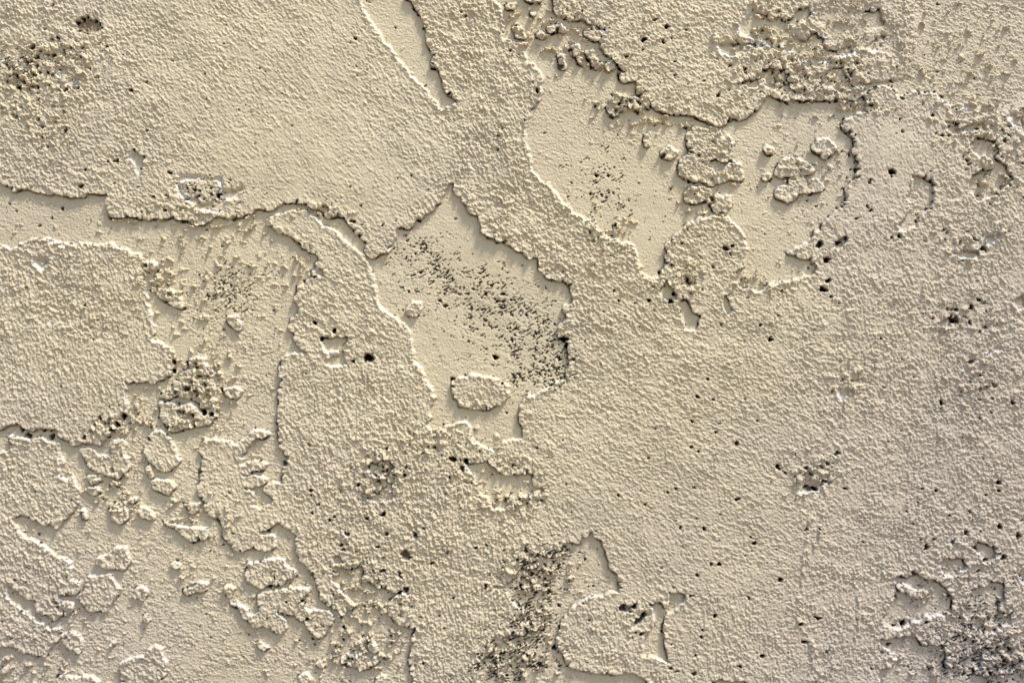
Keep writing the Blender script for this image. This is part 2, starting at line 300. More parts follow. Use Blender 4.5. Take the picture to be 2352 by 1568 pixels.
# small pockets in the lower middle
paint(0, T(1,2,(720,90),(780,60),(870,10),(940,30),(945,110),(905,150),(945,200),(972,290),(900,310),(720,310),(730,240),(860,240),(900,180),(800,120)), .8)
paint(0, T(1,2,(530,700),(560,670),(600,690),(610,745),(540,750)), .4)
paint(0, T(1,2,(1005,660),(1030,640),(1075,655),(1060,720),(1015,715)), .3); paint(0, T(1,2,(990,800),(1015,790),(1010,840),(975,830)), .3)
paint(0, T(1,2,(995,940),(1020,915),(1070,940),(1060,965)), .4)
paint(0, T(1,2,(610,520),(655,515),(655,550),(625,555)), .2); paint(0, T(1,2,(1080,545),(1115,535),(1125,570),(1090,575)), .2)
paint(0, T(1,1,(440,760),(530,740),(640,745),(640,790),(610,830),(640,940),(540,960),(470,920),(520,880),(480,850)), .6)
paint(.6, T(1,1,(500,850),(580,840),(570,880),(510,885)), .5)
paint(.1, T(1,1,(435,270),(480,280),(480,340),(410,330)), .3)
# bottom right corner scraped pockets
for p in [T(3,2,(1190,720),(1240,690),(1345,690),(1385,760),(1330,800),(1250,835),(1180,800)), T(3,2,(1380,620),(1430,590),(1560,620),(1600,670),(1530,720),(1470,760),(1450,660)),
          T(3,2,(870,830),(1040,800),(1080,850),(1200,855),(1245,950),(1290,1000),(1250,1080),(1080,1110),(900,1190),(760,1160),(830,1060),(870,950)),
          T(3,2,(1390,910),(1560,850),(1650,880),(1630,1000),(1590,1060),(1700,1090),(1660,1160),(1480,1230),(1400,1160),(1340,1090),(1380,1000)),
          T(3,2,(740,1260),(960,1230),(1080,1290),(1180,1290),(1240,1370),(1200,1568),(1180,1700),(740,1700),(760,1480),(900,1420),(820,1330)),
          T(3,2,(1200,1480),(1320,1380),(1480,1300),(1480,1420),(1420,1500),(1540,1500),(1764,1460),(1990,1700),(1200,1700)),
          T(3,2,(1690,800),(1764,780),(1990,780),(1990,860),(1764,870)), T(3,2,(1250,560),(1290,545),(1270,610)), ]:
    paint(0, p, 1.0)
paint(1, T(3,2,(890,880),(960,890),(1010,920),(1120,930),(1080,960),(980,950),(900,920)), .9)
for p in [T(3,1,(650,900),(760,920),(860,930),(700,940)), T(3,1,(470,1130),(540,1090),(600,1140),(500,1200)), T(3,1,(580,1060),(700,1050),(680,1080)), T(3,2,(200,230),(250,180),(420,170),(350,250),(230,260)), T(3,2,(260,70),(350,55),(320,100)),
          T(3,2,(210,370),(300,340),(260,380)), T(3,0,(900,1600),(940,1590),(930,1620)), T(3,1,(1480,860),(1600,820),(1620,850),(1500,880)), T(3,1,(1330,960),(1390,970),(1380,1030))]:
    paint(.35, p, .9, 1)
# dented, half-scraped band at the upper left edge
for p in [T(0,0,(-50,280),(200,290),(220,400),(180,450),(-50,430)), T(0,0,(200,400),(290,370),(260,430)), T(0,0,(370,440),(440,425),(560,560),(480,620),(400,520)), T(0,0,(240,740),(350,730),(330,780))]:
    paint(.5, p, 1.2, 2)
paint(.35, T(0,0,(885,1080),(960,1040),(1015,1080),(1000,1170),(950,1210),(930,1140)), .4)
paint(.35, T(0,0,(1220,1210),(1390,1200),(1400,1225),(1535,1220),(1540,1300),(1690,1280),(1680,1360),(1560,1380),(1550,1480),(1400,1460),(1300,1390),(1220,1330)), 1, 1)
paint(.85, T(0,0,(1260,1240),(1500,1240),(1530,1300),(1500,1390),(1400,1400),(1260,1330)), 1)
paint(.25, T(0,1,(230,200),(330,185),(350,240),(310,300),(240,260)), .6, 1); paint(.7, T(0,1,(600,680),(830,690),(840,740),(760,800),(600,760),(420,720)), .6, 2)
paint(.6, T(0,1,(400,340),(560,400),(680,420),(590,560),(560,660),(300,680),(180,600),(280,420)), .6, 2)

TOP = LEV > 0.5
lev = blur(LEV, 1); lv2 = blur(LEV, 2); ey0, ex0 = np.gradient(lv2); en0 = np.sqrt(ex0 ** 2 + ey0 ** 2) + 1e-4
down = np.clip(.5 + 1.1 * (-.75 * ey0 + .6 * ex0) / en0, 0, 1) * np.clip(en0 / .02, 0, 1)   # 1 where the edge faces down or left: broken sharp; else smeared
steep = np.where((LEV > .02) & (LEV < .98), lev, np.clip((lev - .5) * 3.0 + .5, 0, 1))
lev = down * steep + (1 - down) * np.clip((blur(LEV, 1) - .5) * 1.25 + .5, 0, 1)
edge = np.clip(4 * lev * (1 - blur(LEV, 3)), 0, 1) * TOP           # the lip that runs round each patch

# ------------------------------------------------------------------ how the trowel left the surface
#          x     y    stroke angle  relief  roughness
CTRL = [(100,100, 60, .9, 1.1),(500,120, 50,.65, .4),(700,330, 45,.38,.12),(850,400, 45,.42,.15),(750,150, 45,.5,.2),(900,250, 45,.6,.25),(620,430, 45,.4,.15),(600,230, 50,.55,.3),(250,330, 55, .9, .8),(60,300, 50,1.1,.9),(1080,120, 60,1.1,1.1),(1130,350, 70,1.15,1.1),
        (1150,480, 45,1.2,1.2),(1400,620, 40,1.15,.9),(1600,860, 30,1.05,.5),(1500,1100, 32,.88,.25),(1700,1250, 32,.82,.25),(1650,1050, 32,.85,.3),(1450,1300, 50,.8,.3),(1900,900, 50,1.0,.7),(2050,700, 60,1.0,.75),
        (2000,400, 85,.45,.2),(2050,520, 70,.7,.5),(2200,900, 60,1.1,1.0),(2250,500, 60,.9,.8),(2200,1200, 100,1.15,1.0),(1900,1400, 105,1.05,.8),(1650,1450, 80,1.0,.6),(2250,1500, 80,1.3,1.3),(1600,100, 35,.8,.6),
        (1800,80, 60,1.0,.8),(800,700, 40,1.05,.7),(850,950, 75,1.15,.9),(800,1150, 70,1.2,1.0),(700,1300, 65,.9,.6),(550,1130, 70,.65,.35),(1050,1150, 85,1.25,1.1),(1050,1400, 90,1.1,.7),
        (100,850, 82,1.05,.6),(250,900, 82,.95,.4),(100,620, 70,1.1,.8),(80,1100, 60,1.1,.9),(90,1280, 60,1.1,.9),(100,1450, 60,1.1,1.0),(1450,1450, 80,1.0,.9),(950,1250, 70,1.2,1.1),(1650,380, 50,1.1,1.0)]
gc = 24
sx, sy = X[::gc, ::gc], Y[::gc, ::gc]
acc = np.zeros((3,) + sx.shape); wt = np.zeros(sx.shape); angs = (25, 45, 68, 90, 112)
aw = np.zeros((len(angs),) + sx.shape)
for cx, cy, a, amp, ro in CTRL:
    w = 1.0 / (((sx - cx) ** 2 + (sy - cy) ** 2) + 1200.0) ** 1.7
    wt += w; acc[0] += w * amp; acc[1] += w * ro
    for i, g in enumerate(angs): aw[i] += w * max(0.0, 1 - abs(a - g) / 24.0)
def up(a):
    """bilinear from the coarse map back to the full grid"""
    fx = np.arange(NX) / gc; fy = np.arange(NY) / gc; a = np.pad(a, ((0, 1), (0, 1)), mode='edge')
    ix = fx.astype(int); iy = fy.astype(int); tx = (fx - ix)[None, :]; ty = (fy - iy)[:, None]
    A = a[iy][:, ix]; B = a[iy][:, ix + 1]; Cc = a[iy + 1][:, ix]; D = a[iy + 1][:, ix + 1]
    return ((A * (1 - tx) + B * tx) * (1 - ty) + (Cc * (1 - tx) + D * tx) * ty).astype(np.float32)
AMP = up(acc[0] / wt); ROU = up(acc[1] / wt); aw = aw / aw.sum(0)
def rot(a): a = math.radians(a); return math.cos(a) * X + math.sin(a) * Y, -math.sin(a) * X + math.cos(a) * Y
rngt = np.random.RandomState(77)
wob = 6 * vnoise(X / 60, Y / 60, 71)
stroke = np.zeros((NY, NX), np.float32)
for i, g in enumerate(angs):
    u, v = rot(g)
    n = .55 * vnoise(u / 34, (v + wob) / 11.0, 31 + i) + .75 * vnoise(u / 13, v / 6.4, 41 + i) + .85 * vnoise(u / 7.5, v / 4.0, 46 + i)
    stroke += up(aw[i]) * n
lump = .7 * vnoise(X / 12.5, Y / 11.5, 51) + .7 * vnoise(X / 7.2, Y / 7.8, 52) + .75 * vnoise(X / 4.9, Y / 4.6, 57)
grain = vnoise(X / 4.0, Y / 4.3, 53) + .6 * rngt.randn(NY, NX).astype(np.float32) * .45
vary = np.clip(1 + .75 * vnoise(X / 55, Y / 48, 54) + .45 * vnoise(X / 22, Y / 20, 55), .35, 1.9)
swell = fbm(X, Y, 160, 61, 2); roll = fbm(X, Y, 42, 62, 2)
ridge = stroke + .8 * np.maximum(stroke, 0) ** 1.5
top_relief = AMP * np.sqrt(vary) * (2.15 * ridge + 1.3 * grain) + ROU * vary * (2.1 * np.maximum(lump, -.6) + 3.0 * roll)
# undercoat: glassy where the trowel pressed hard, dragged in the lower left
u, v = rot(18)
drag = .8 * vnoise(u / 30, (v + wob) / 9.0, 81) + .8 * vnoise(u / 12, v / 6, 82) + .6 * vnoise(u / 8, v / 4.2, 84)
dragw = np.clip((Y - 480) / 420, 0, 1) * np.clip((980 - X) / 260, 0, 1) + .55 * np.clip((1050 - Y) / -200, 0, 1) + .30
dragw = np.clip(dragw * (0.75 + .5 * vnoise(X / 90, Y / 90, 83)), .1, 1.1)
smooth_spot = np.exp(-((X - 1010) / 150) ** 2 - ((Y - 60) / 190) ** 2) + np.exp(-((X - 1090) / 140) ** 2 - ((Y - 560) / 130) ** 2) + np.exp(-((X - 1480) / 90) ** 2 - ((Y - 500) / 130) ** 2)
dragw = np.maximum(dragw, 1.0 * np.clip((X - 1980) / 120, 0, 1)); dragw = np.maximum(dragw, .42); dragw *= 1 - .1 * np.clip((900 - X) / 100, 0, 1) * np.clip((Y - 900) / 100, 0, 1); dragw *= 1 - .5 * np.clip(smooth_spot, 0, 1)
under_relief = dragw * vary * (.95 * drag + .7 * grain + 1.0 * np.maximum(lump, 0) + .3) + .8 * roll + .5 * grain * (1 - .5 * np.clip(smooth_spot, 0, 1))
RIDGE = np.zeros((NY, NX), np.float32)                             # burrs pulled up along the edge of the trowel
BURRS = [((1868,1140),(1850,1250),(1836,1330),(1832,1420),(1865,1480),(1860,1568),2.8),((1890,1180),(1876,1240),(1850,1290),2.4),((1960,1330),(1975,1400),(1962,1470),2.2),((1972,1230),(1960,1330),2.0),((2005,1400),(2010,1500),2.0),
         ((2122,530),(2118,620),(2125,740),1.6),((2205,1200),(2215,1290),1.8),((2090,1000),(2080,1160),1.6),((1700,1100),(1712,1200),1.4),((1640,1040),(1644,1120),1.4),((1440,1380),(1446,1480),2.4),((1358,1400),(1366,1500),2.2),((1395,1380),(1390,1440),1.8),
         ((2040,20),(2070,110),(2060,200),2.0),((2075,0),(2080,190),2.0),((2100,100),(2120,210),1.8),((1660,300),(1672,420),2.2),((1384,190),(1390,280),2.0),((1490,220),(1492,300),1.8),((1420,280),(1428,310),2),((940,1080),(925,1180),2.0),((905,1060),(900,1190),1.6),
         ((180,860),(195,960),1.5),((120,900),(135,1000),1.5),((235,880),(245,960),1.5),((60,800),(90,930),1.6),((820,1090),(850,1200),1.6),((1010,1240),(1000,1340),1.8),((1040,1230),(1045,1300),1.8)]
for b in BURRS:
    w = b[-1]; pts = b[:-1]
    for (xa, ya), (xb, yb) in zip(pts[:-1], pts[1:]):
        sl = (slice(max(0, int((min(ya, yb) - 14 - Y0) / STEP)), int((max(ya, yb) + 14 - Y0) / STEP) + 1), slice(max(0, int((min(xa, xb) - 14 - X0) / STEP)), int((max(xa, xb) + 14 - X0) / STEP) + 1))
        x = X[sl] + .9 * WX[sl]; y = Y[sl] + .9 * WY[sl]; L2 = (xb - xa) ** 2 + (yb - ya) ** 2
        t = np.clip(((x - xa) * (xb - xa) + (y - ya) * (yb - ya)) / L2, 0, 1); d = np.hypot(x - xa - t * (xb - xa), y - ya - t * (yb - ya))
        RIDGE[sl] = np.maximum(RIDGE[sl], w * 1.2 * np.clip(1 - d / (w * 1.7), 0, 1) * np.clip(.55 + 1.1 * vnoise(X[sl] / 16, Y[sl] / 22, 161), 0, 1))
THICK = 9.0
thick = THICK * (1 + .16 * swell)
H = lev * (thick + top_relief) + (1 - lev) * under_relief + 2.2 * swell + RIDGE * (.5 + 1.5 * TOP) + edge * (.9 + 1.8 * lump) + (1 - down) * edge * 1.6 * np.clip(vnoise(X / 30, Y / 30, 151) + .2, 0, 1)

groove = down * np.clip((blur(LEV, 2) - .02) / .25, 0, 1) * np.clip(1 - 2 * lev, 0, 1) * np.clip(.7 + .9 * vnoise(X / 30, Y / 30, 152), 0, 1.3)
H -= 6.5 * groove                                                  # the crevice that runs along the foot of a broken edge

# ------------------------------------------------------------------ crumbs of mortar dragged loose, and pits
rng = np.random.RandomState(5)
CR = np.zeros((NY, NX), bool)
def window(x, y, r):
    i0 = max(0, int((x - r - X0) / STEP)); i1 = min(NX, int((x + r - X0) / STEP) + 2)
    j0 = max(0, int((y - r - Y0) / STEP)); j1 = min(NY, int((y + r - Y0) / STEP) + 2)
    return (slice(j0, j1), slice(i0, i1)) if i1 > i0 and j1 > j0 else None
JX = 2.3 * vnoise(X / 5.5, Y / 5.5, 91) + 3.5 * vnoise(X / 11, Y / 11, 93); JY = 2.3 * vnoise(X / 5.5, Y / 5.5, 92) + 3.5 * vnoise(X / 11, Y / 11, 94)
def crumb(x, y, r, ratio=1.0, a=0.0, h=None):
    sl = window(x, y, r * 1.5 + 4)
    if sl is None: return
    dx = X[sl] - x + JX[sl]; dy = Y[sl] - y + JY[sl]; ca, sa = math.cos(a), math.sin(a)
    q = ((dx * ca + dy * sa) / r) ** 2 + ((-dx * sa + dy * ca) / (r * ratio)) ** 2
    jj = min(NY - 1, max(0, int((y - Y0) / STEP))); ii = min(NX - 1, max(0, int((x - X0) / STEP)))
    base = H0[jj, ii]; hh = (h if h else r * .6)
    z = base + hh * np.clip(1 - q, 0, 1) ** .28 * (1 + .5 * lump[sl]) + .9 * grain[sl]
    m = (q < 1) & (z > H[sl]); H[sl][m] = z[m]; CR[sl] |= m & (q < .95)
H0 = H.copy()
#            cx   cy   rx   ry  count  rmin rmax
CRUMB = [(480,514,100,10,34,4,9),(300,505,60,8,14,3,7),(1500,285,90,14,20,4,9),(1980,245,60,14,12,4,9),(2240,240,110,10,20,4,9),(1290,70,90,80,44,4,10),(1370,150,60,60,22,4,9),(1440,240,70,30,24,4,9),(1520,270,80,30,16,3,8),(1620,440,60,60,22,4,9),(1640,370,50,60,18,4,9),(1840,150,150,90,110,4,12),(1760,60,60,60,30,4,9),(1950,170,70,60,36,4,9),
         (2130,120,110,110,30,3,8),(2260,80,90,80,16,3,8),(1850,210,110,30,30,5,11),(2260,150,80,70,16,3,7),(1860,390,70,60,26,4,9),(480,560,130,60,24,3,8),(430,700,70,90,24,3,8),(560,600,80,70,12,3,7),(470,880,70,80,70,3,8),
         (540,720,80,120,12,2.5,6),(420,480,120,20,16,3,7),(560,505,60,20,12,3,8),(680,600,40,60,12,3,7),(200,700,190,120,40,3,7),(360,640,50,60,30,3,8),(60,180,60,60,50,3,8),(150,150,90,70,50,3,7),(100,260,90,90,40,3,6),
         (830,1490,110,50,52,3,8),(650,1330,90,60,12,3,7),(300,1380,280,140,20,2.5,6),(150,1400,60,40,12,3,7),(60,1540,140,30,26,4,9),(450,1330,100,60,10,3,7),(850,1400,120,40,34,3,7),(820,1320,60,50,26,3,7),(480,1180,90,60,22,3,6),
         (270,1130,60,60,24,3,7),(1230,1310,80,60,50,3,7),(1230,1420,50,60,60,3,7),(1180,1500,90,60,110,3,7),(1150,1060,110,50,24,3,8),(1080,1090,100,60,24,3,8),(880,1090,60,60,40,3,7),(1180,1150,80,30,36,4,8),
         (2250,300,90,60,40,4,9),(2290,400,60,90,30,4,9),(2220,560,90,60,32,4,8),(2200,730,90,70,36,4,8),(2250,880,90,80,36,3,7),(2180,1340,110,60,26,3,8),(2240,1430,110,80,40,3,8),(2150,1500,130,60,30,3,8),(2300,1500,60,60,50,4,9),
         (1860,1090,60,50,28,3,7),(1960,880,70,60,24,3,6),(1420,1420,80,60,8,3,7),(1950,80,60,70,26,3,7),(1570,640,60,40,22,3,7),(1730,650,60,25,18,3,6),(1400,540,60,60,24,3,7),(730,480,60,20,14,4,8),(1200,60,40,60,20,3,8),
         (1480,100,110,90,26,3,6),(1000,1010,90,40,22,3,7),(250,980,60,30,26,3,8),(330,960,50,40,26,3,8),(430,960,50,40,24,3,7)]
DENS = np.zeros((NY, NX), np.float32)
for cx, cy, rx, ry, n, r0, r1 in CRUMB:
    DENS = np.maximum(DENS, min(1.0, n * 95.0 / (rx * ry)) * np.exp(-(((X - cx) / rx) ** 2 + ((Y - cy) / ry) ** 2)))
cn = vnoise(X / 27, Y / 20, 95) + .75 * vnoise(X / 12, Y / 11, 96) + .45 * vnoise(X / 5, Y / 5, 98)
crust = np.clip((cn - .95 + .95 * DENS) / .13, 0, 1) * np.clip(DENS * 6, 0, 1)
H += crust * (8.5 + 3.5 * lump + .9 * grain) * (1 - .4 * lev); CR |= (crust > .3)
flk = vnoise(X / 24, Y / 17, 121) + .6 * vnoise(X / 10, Y / 8, 122) + .35 * vnoise(X / 5, Y / 5, 123)
where_ = np.clip((950 - X) / 100, 0, 1) * np.clip((Y - 440) / 60, 0, 1) + .55 * np.clip((X - 1750) / 200, 0, 1) + .4 * np.clip((1500 - X) / -100, 0, 1)
fl = np.clip((flk - 1.02 + .22 * np.clip(where_, 0, 1)) / .1, 0, 1) * np.clip(where_ * 2, 0, 1) * (1 - lev)
H += fl * (4.0 + .8 * grain); CR |= fl > .4
H -= 8.0 * np.clip((-cn * .8 - .85 + .85 * DENS + .25 * lump) / .25, 0, 1) * np.clip(DENS * 6, 0, 1) * lev   # torn-out hollows
H0 = H.copy()
for cx, cy, rx, ry, n, r0, r1 in CRUMB:
    n = int(n * .42)
    for _ in range(n):
        x = cx + rng.randn() * rx * .62; y = cy + rng.randn() * ry * .62; r = r0 + (r1 - r0) * rng.rand() ** 2
        crumb(x, y, r, .6 + .4 * rng.rand(), rng.rand() * 3.1, r * (.35 + .35 * rng.rand()))
# thin scatter on the whole undercoat
for _ in range(1500):
    x = rng.uniform(0, 2352); y = rng.uniform(0, 1568); jj = int((y - Y0) / STEP); ii = int((x - X0) / STEP)
    if not TOP[jj, ii]: crumb(x, y, 1.8 + 3.2 * rng.rand() ** 3, .45 + .5 * rng.rand(), rng.rand() * 3, 1.6)

BLACK = np.zeros((NY, NX), np.float32); BROWN = np.zeros((NY, NX), np.float32)
def pit(x, y, r, ratio=1.0, a=0.0, depth=None, black=1.0, brown=0.0):
    sl = window(x, y, r * 1.6 + 4)
    if sl is None: return
    k = min(1.0, r / 5.0)
    dx = X[sl] - x + k * JX[sl]; dy = Y[sl] - y + k * JY[sl]; ca, sa = math.cos(a), math.sin(a)
    q = np.sqrt(((dx * ca + dy * sa) / r) ** 2 + ((-dx * sa + dy * ca) / (r * ratio)) ** 2)
    f = np.clip((1.15 - q) / .4, 0, 1); d = depth if depth else min(1.6 * r + 2, 14)
    H[sl] -= d * f
    BLACK[sl] = np.maximum(BLACK[sl], black * np.clip((1.05 - q) / .3, 0, 1)); BROWN[sl] = np.maximum(BROWN[sl], brown * np.clip((1.1 - q) / .2, 0, 1))
#        x, y, radius, ratio, angle, black
PITS = [(180,54,4.5,1,0,1,0),(193,45,5.5,.9,0,1,0),(204,42,4,1,0,1,0),(220,50,5,.6,.3,1,0),(232,57,4,.7,.4,1,0),(183,73,3.5,.7,0,.9,0),(200,79,6,.3,0,.8,0),(237,66,3,1,0,.8,0),(205,62,30,.55,.05,.12,.8),(848,822,12.5,.9,0,1,0),(812,829,5,.9,0,1,0),(724,743,4.5,1,0,1,0),(768,760,4,1,0,1,0),(738,778,5,.8,0,1,0),(753,774,4,1,0,1,0),(1898,597,10,.75,0,1,0),(1882,563,8,.6,-.5,1,0),(1924,557,8,.7,-.3,1,0),
 (1890,665,10,.6,0,1,0),(1902,645,7,.6,-.3,1,0),(1908,682,5,.8,0,1,0),(2047,546,5,.7,0,1,0),(2063,543,6,.6,0,1,0),(2190,735,9,.9,.6,.9,0),(2227,707,6,.8,0,1,0),(1768,779,5.5,1,0,1,0),(2235,548,6,.8,0,1,0),(2256,570,8,.8,0,.9,0),
 (1791,1329,7,1,0,1,0),(1787,1073,6,.8,0,.9,0),(1692,1145,5,1,0,1,0),(2160,925,5,.7,0,1,0),(2323,925,5,.8,0,1,0),(2022,778,4,1,0,1,0),(1490,690,6,.8,.3,1,0),(1421,690,4.5,1,0,1,0),(1410,668,3.5,1,0,1,0),(1540,692,5,.8,0,1,0),
 (1550,675,6,.7,1.0,1,0),(1566,560,4,1,0,1,0),(1683,565,5,.8,0,1,0),(1665,572,9,.6,.7,.7,.5),(1677,584,4,1,0,1,0),(1745,746,4,1,0,1,0),(1624,871,4,1,0,1,0),(1602,911,4.5,1,0,1,0),(1638,917,3.5,1,0,1,0),(1589,966,3.5,1,0,1,0),
 (1738,966,3,1,0,1,0),(1504,985,2.5,1,0,1,0),(1643,992,3.5,1,0,1,0),(1586,1027,3.5,1,0,1,0),(1603,1036,3,1,0,1,0),(1692,1018,4,1.4,0,.9,0),(1419,1136,3.3,1,0,1,0),(1532,1129,3.6,1,0,1,0),(1551,1121,3.6,1,0,1,0),
 (1481,1157,2.6,1,0,1,0),(1617,1213,4,1,0,1,0),(1562,1211,3,1,0,1,0),(1651,1295,4,.8,0,1,0),(1633,1294,4.5,.8,0,.9,0),(1723,1231,3,1,0,1,0),(1731,1248,4,1,0,1,0),(1601,1321,4.5,.8,.4,.9,.3),(1641,1413,4.5,.9,0,1,0),
 (1610,1461,3.5,1,0,1,0),(1750,1505,5,.6,1.2,1,0),(1699,1527,5,.7,.2,1,0),(1596,1503,3,1,0,1,0),(1718,1371,4,.7,1,.9,0),(1489,1051,3,1,0,1,0),(1600,1190,2,1,0,1,0),(1531,64,5,.8,.3,1,0),(1524,100,5,.5,-.6,1,0),
 (1575,70,3,1,0,1,0),(1648,220,4.5,.9,0,1,0),(1549,143,3.2,1,0,1,0),(1617,188,4,.8,-.5,1,0),(1550,174,3,1,0,1,0),(1475,95,5,.9,.8,.8,0),(2140,265,3.4,1,0,1,0),(2071,303,3,1.4,0,.6,.6),(2047,395,8,.8,.5,1,0),(2046,407,4,1,0,1,0),
 (1996,420,4,1,0,.9,0),(1998,413,3,1,0,.9,0),(1990,475,5,.7,.8,1,0),(1998,485,4,.7,0,1,0),(1965,503,5,.5,-.3,1,0),(1875,473,4,.7,-.6,1,0),(303,210,5,.9,0,1,0),(339,190,3,1,0,1,0),(472,172,2.5,1,0,1,0),(165,112,3,1.2,0,.9,0),
 (77,110,6,1.3,.3,.9,0),(43,201,4,1,0,1,0),(180,205,5,.6,-.4,1,0),(155,208,5,.5,-.6,1,0),(68,145,8,.5,-.4,1,0),(85,132,8,.5,-.7,.9,0),(124,15,6,.5,-.7,.8,0),(268,370,6,.8,0,.9,.2),(250,372,3,1,0,1,0),(198,391,3,1,0,1,0),
 (389,397,3,1,0,1,0),(502,451,5,1.2,0,1,0),(382,485,4,.8,0,1,0),(143,480,4,1.3,0,1,0),(22,469,3,1,0,1,0),(120,501,3,1,0,1,0),(91,519,3,1,0,1,0),(188,428,7,.5,-.5,.9,0),(812,510,6,.7,0,1,0),(880,518,3.5,.8,0,1,0),
 (1370,403,4,.8,0,1,0),(946,404,3,1,0,1,0),(816,90,5,.5,.5,1,0),(908,64,2.5,1,0,1,0),(1336,28,3,1,0,1,0),(1060,29,3,1,0,1,0),(1171,118,5,.6,0,1,0),(1185,60,3,1,0,1,0),(1233,210,5,.8,-.8,1,0),
 (143,886,3,1,0,1,0),(198,702,3,1,0,1,0),(285,955,7,.9,0,1,0),(270,972,6,.7,.5,1,0),(257,985,5,1.4,0,1,0),(196,1005,5,.7,0,1,0),(399,830,6,1,0,1,0),(398,852,5,1,0,1,0),(430,893,5,1.4,0,.9,0),(433,835,4,.8,0,1,0),
 (50,985,5,1.6,0,1,0),(65,1000,9,.8,.5,.9,0),(103,988,6,1,0,1,0),(120,1002,6,1,0,.9,0),(470,947,6,.7,1.2,1,0),(487,950,5,1,0,1,0),(759,1193,4,1,0,1,0),(770,1185,4,.7,0,1,0),(843,1190,5,.8,0,1,0),(880,1180,7,.7,-.5,1,0),
 (799,1223,8,.7,.3,.7,.5),(888,1225,4.5,1.2,0,.9,0),(955,1226,7,.8,.2,.6,.4),(783,1250,5,.8,0,.8,.2),(790,1260,4,1,0,.8,0),(934,1271,10,.9,.4,.3,.5),(879,1309,6,.8,0,.9,0),(920,1314,5,1.5,0,.6,.3),(868,1254,3.4,1,0,1,0),
 (1093,1257,3.4,1,0,1,0),(1117,1250,3.6,1,0,1,0),(718,1178,3,1,0,1,0),(715,1125,3.5,1,0,.9,0),(716,1137,3,1,0,1,0),(731,1157,5,.6,0,.9,0),(825,1113,4,1.2,0,1,0),(881,1072,3,1,0,1,0),(917,1358,6,.8,0,1,0),(933,1350,6,.6,0,.8,.2),
 (1115,1345,4,1.5,.4,.9,0),(1010,1413,2.5,1,0,1,0),(1021,1440,3,.7,0,1,0),(1041,1372,3,.8,0,1,0),(974,1521,2.6,1,0,1,0),(788,1468,3,1,0,1,0),(723,1481,2.6,1,0,1,0),(718,1466,3,1,0,1,0),(686,1470,3,1,0,1,0),
 (695,1377,5,.6,0,1,0),(658,1380,3,1,0,1,0),(706,1420,4,1,0,1,0),(632,1325,3,1.6,0,.9,0),(1040,1055,8,.7,.3,.9,0),(1070,1058,6,1,.6,1,0),(1040,870,6,.8,0,.9,0),(1154,880,3.5,1,0,1,0),(1138,820,7,.7,.3,1,0),
 (1010,690,5,.9,0,1,0),(940,668,3.2,1,0,1,0),(1117,676,4.5,1,0,.9,.1),(1157,676,4,1,0,1,0),(1130,654,4,.8,0,1,0),(1022,703,5,.6,-.4,.9,0),(864,1092,3,1,0,1,0),(1295,777,9,.7,.2,1,0),(1303,795,5,1,0,1,0),(1316,825,6,.8,0,.8,0),
 (1430,1395,9,1,.3,.85,0),(1457,1390,7,1,.3,1,0),(1478,1410,11,.6,-.9,.9,0),(1466,1424,10,.8,-.3,.75,0),(1473,1453,5,.7,0,.9,0),(1353,1422,3,1,0,1,0),(1273,1487,4.5,1,0,1,0),(1460,1450,2.5,1,0,1,0),(1362,1345,3,1,0,1,0),
 (1344,1285,3,1,0,1,0),(1352,1346,2,1,0,1,0),(1375,1340,2,1,0,1,0),(1586,1366,5,.6,0,1,0),(1565,1360,4,.5,0,1,0),(1612,1445,3,1,0,1,0),(1497,1387,6,.6,0,.8,.2),(1540,1532,5,.6,0,1,0),(1553,1540,5,.6,0,1,0),(1593,1545,7,.5,-.5,.9,0),
 (1940,1120,5,.8,0,1,0),(2116,1121,4,.7,0,1,0),(2148,1126,5,.7,0,1,0),(2105,1153,3,.7,0,1,0),(2080,1173,4,.6,0,1,0),(2178,1184,4,.7,0,1,0),(2225,1172,5,.6,0,1,0),(2290,1107,7,.6,1,1,0),(2291,1125,4,.6,-.3,1,0),(2262,1135,3,1,0,1,0),
 (2093,1202,3,1,0,1,0),(2126,1256,8,.6,-.2,.9,.2),(2142,1236,4,.6,0,1,0),(2113,1237,4,.6,0,.8,.2),(1980,1243,3,1,0,1,0),(1849,1216,5,.6,-.6,1,0),(1877,1417,5,.6,0,1,0),(1838,1431,5,1,0,1,0),(1847,1472,7,.6,-.4,1,0),
 (2292,1208,7,.6,1.1,1,0),(2336,1228,7,.9,0,.9,0),(2303,1279,6,1,0,.9,0),(2217,1223,6,.6,0,.9,0),(2074,1430,7,1,0,1,0),(2052,1434,4,1,0,1,0),(2055,1367,3,1.3,0,1,0),(2125,1428,4,.7,0,1,0),(1851,1117,6,.6,0,1,0),(1871,1122,6,.8,.5,1,0),
 (1785,1070,5,.8,0,1,0),(1922,1040,7,.5,-.5,.9,0),(1894,1104,9,.4,0,.8,.2),(2240,1215+42,4,.8,0,.9,0),(1860,1120,12,.4,-.2,.5,.3),(2214,1290,6,.6,.8,.9,0),(2245,1310,8,.5,-.3,.9,0),(2262,1285,9,.5,-.6,.9,0)]
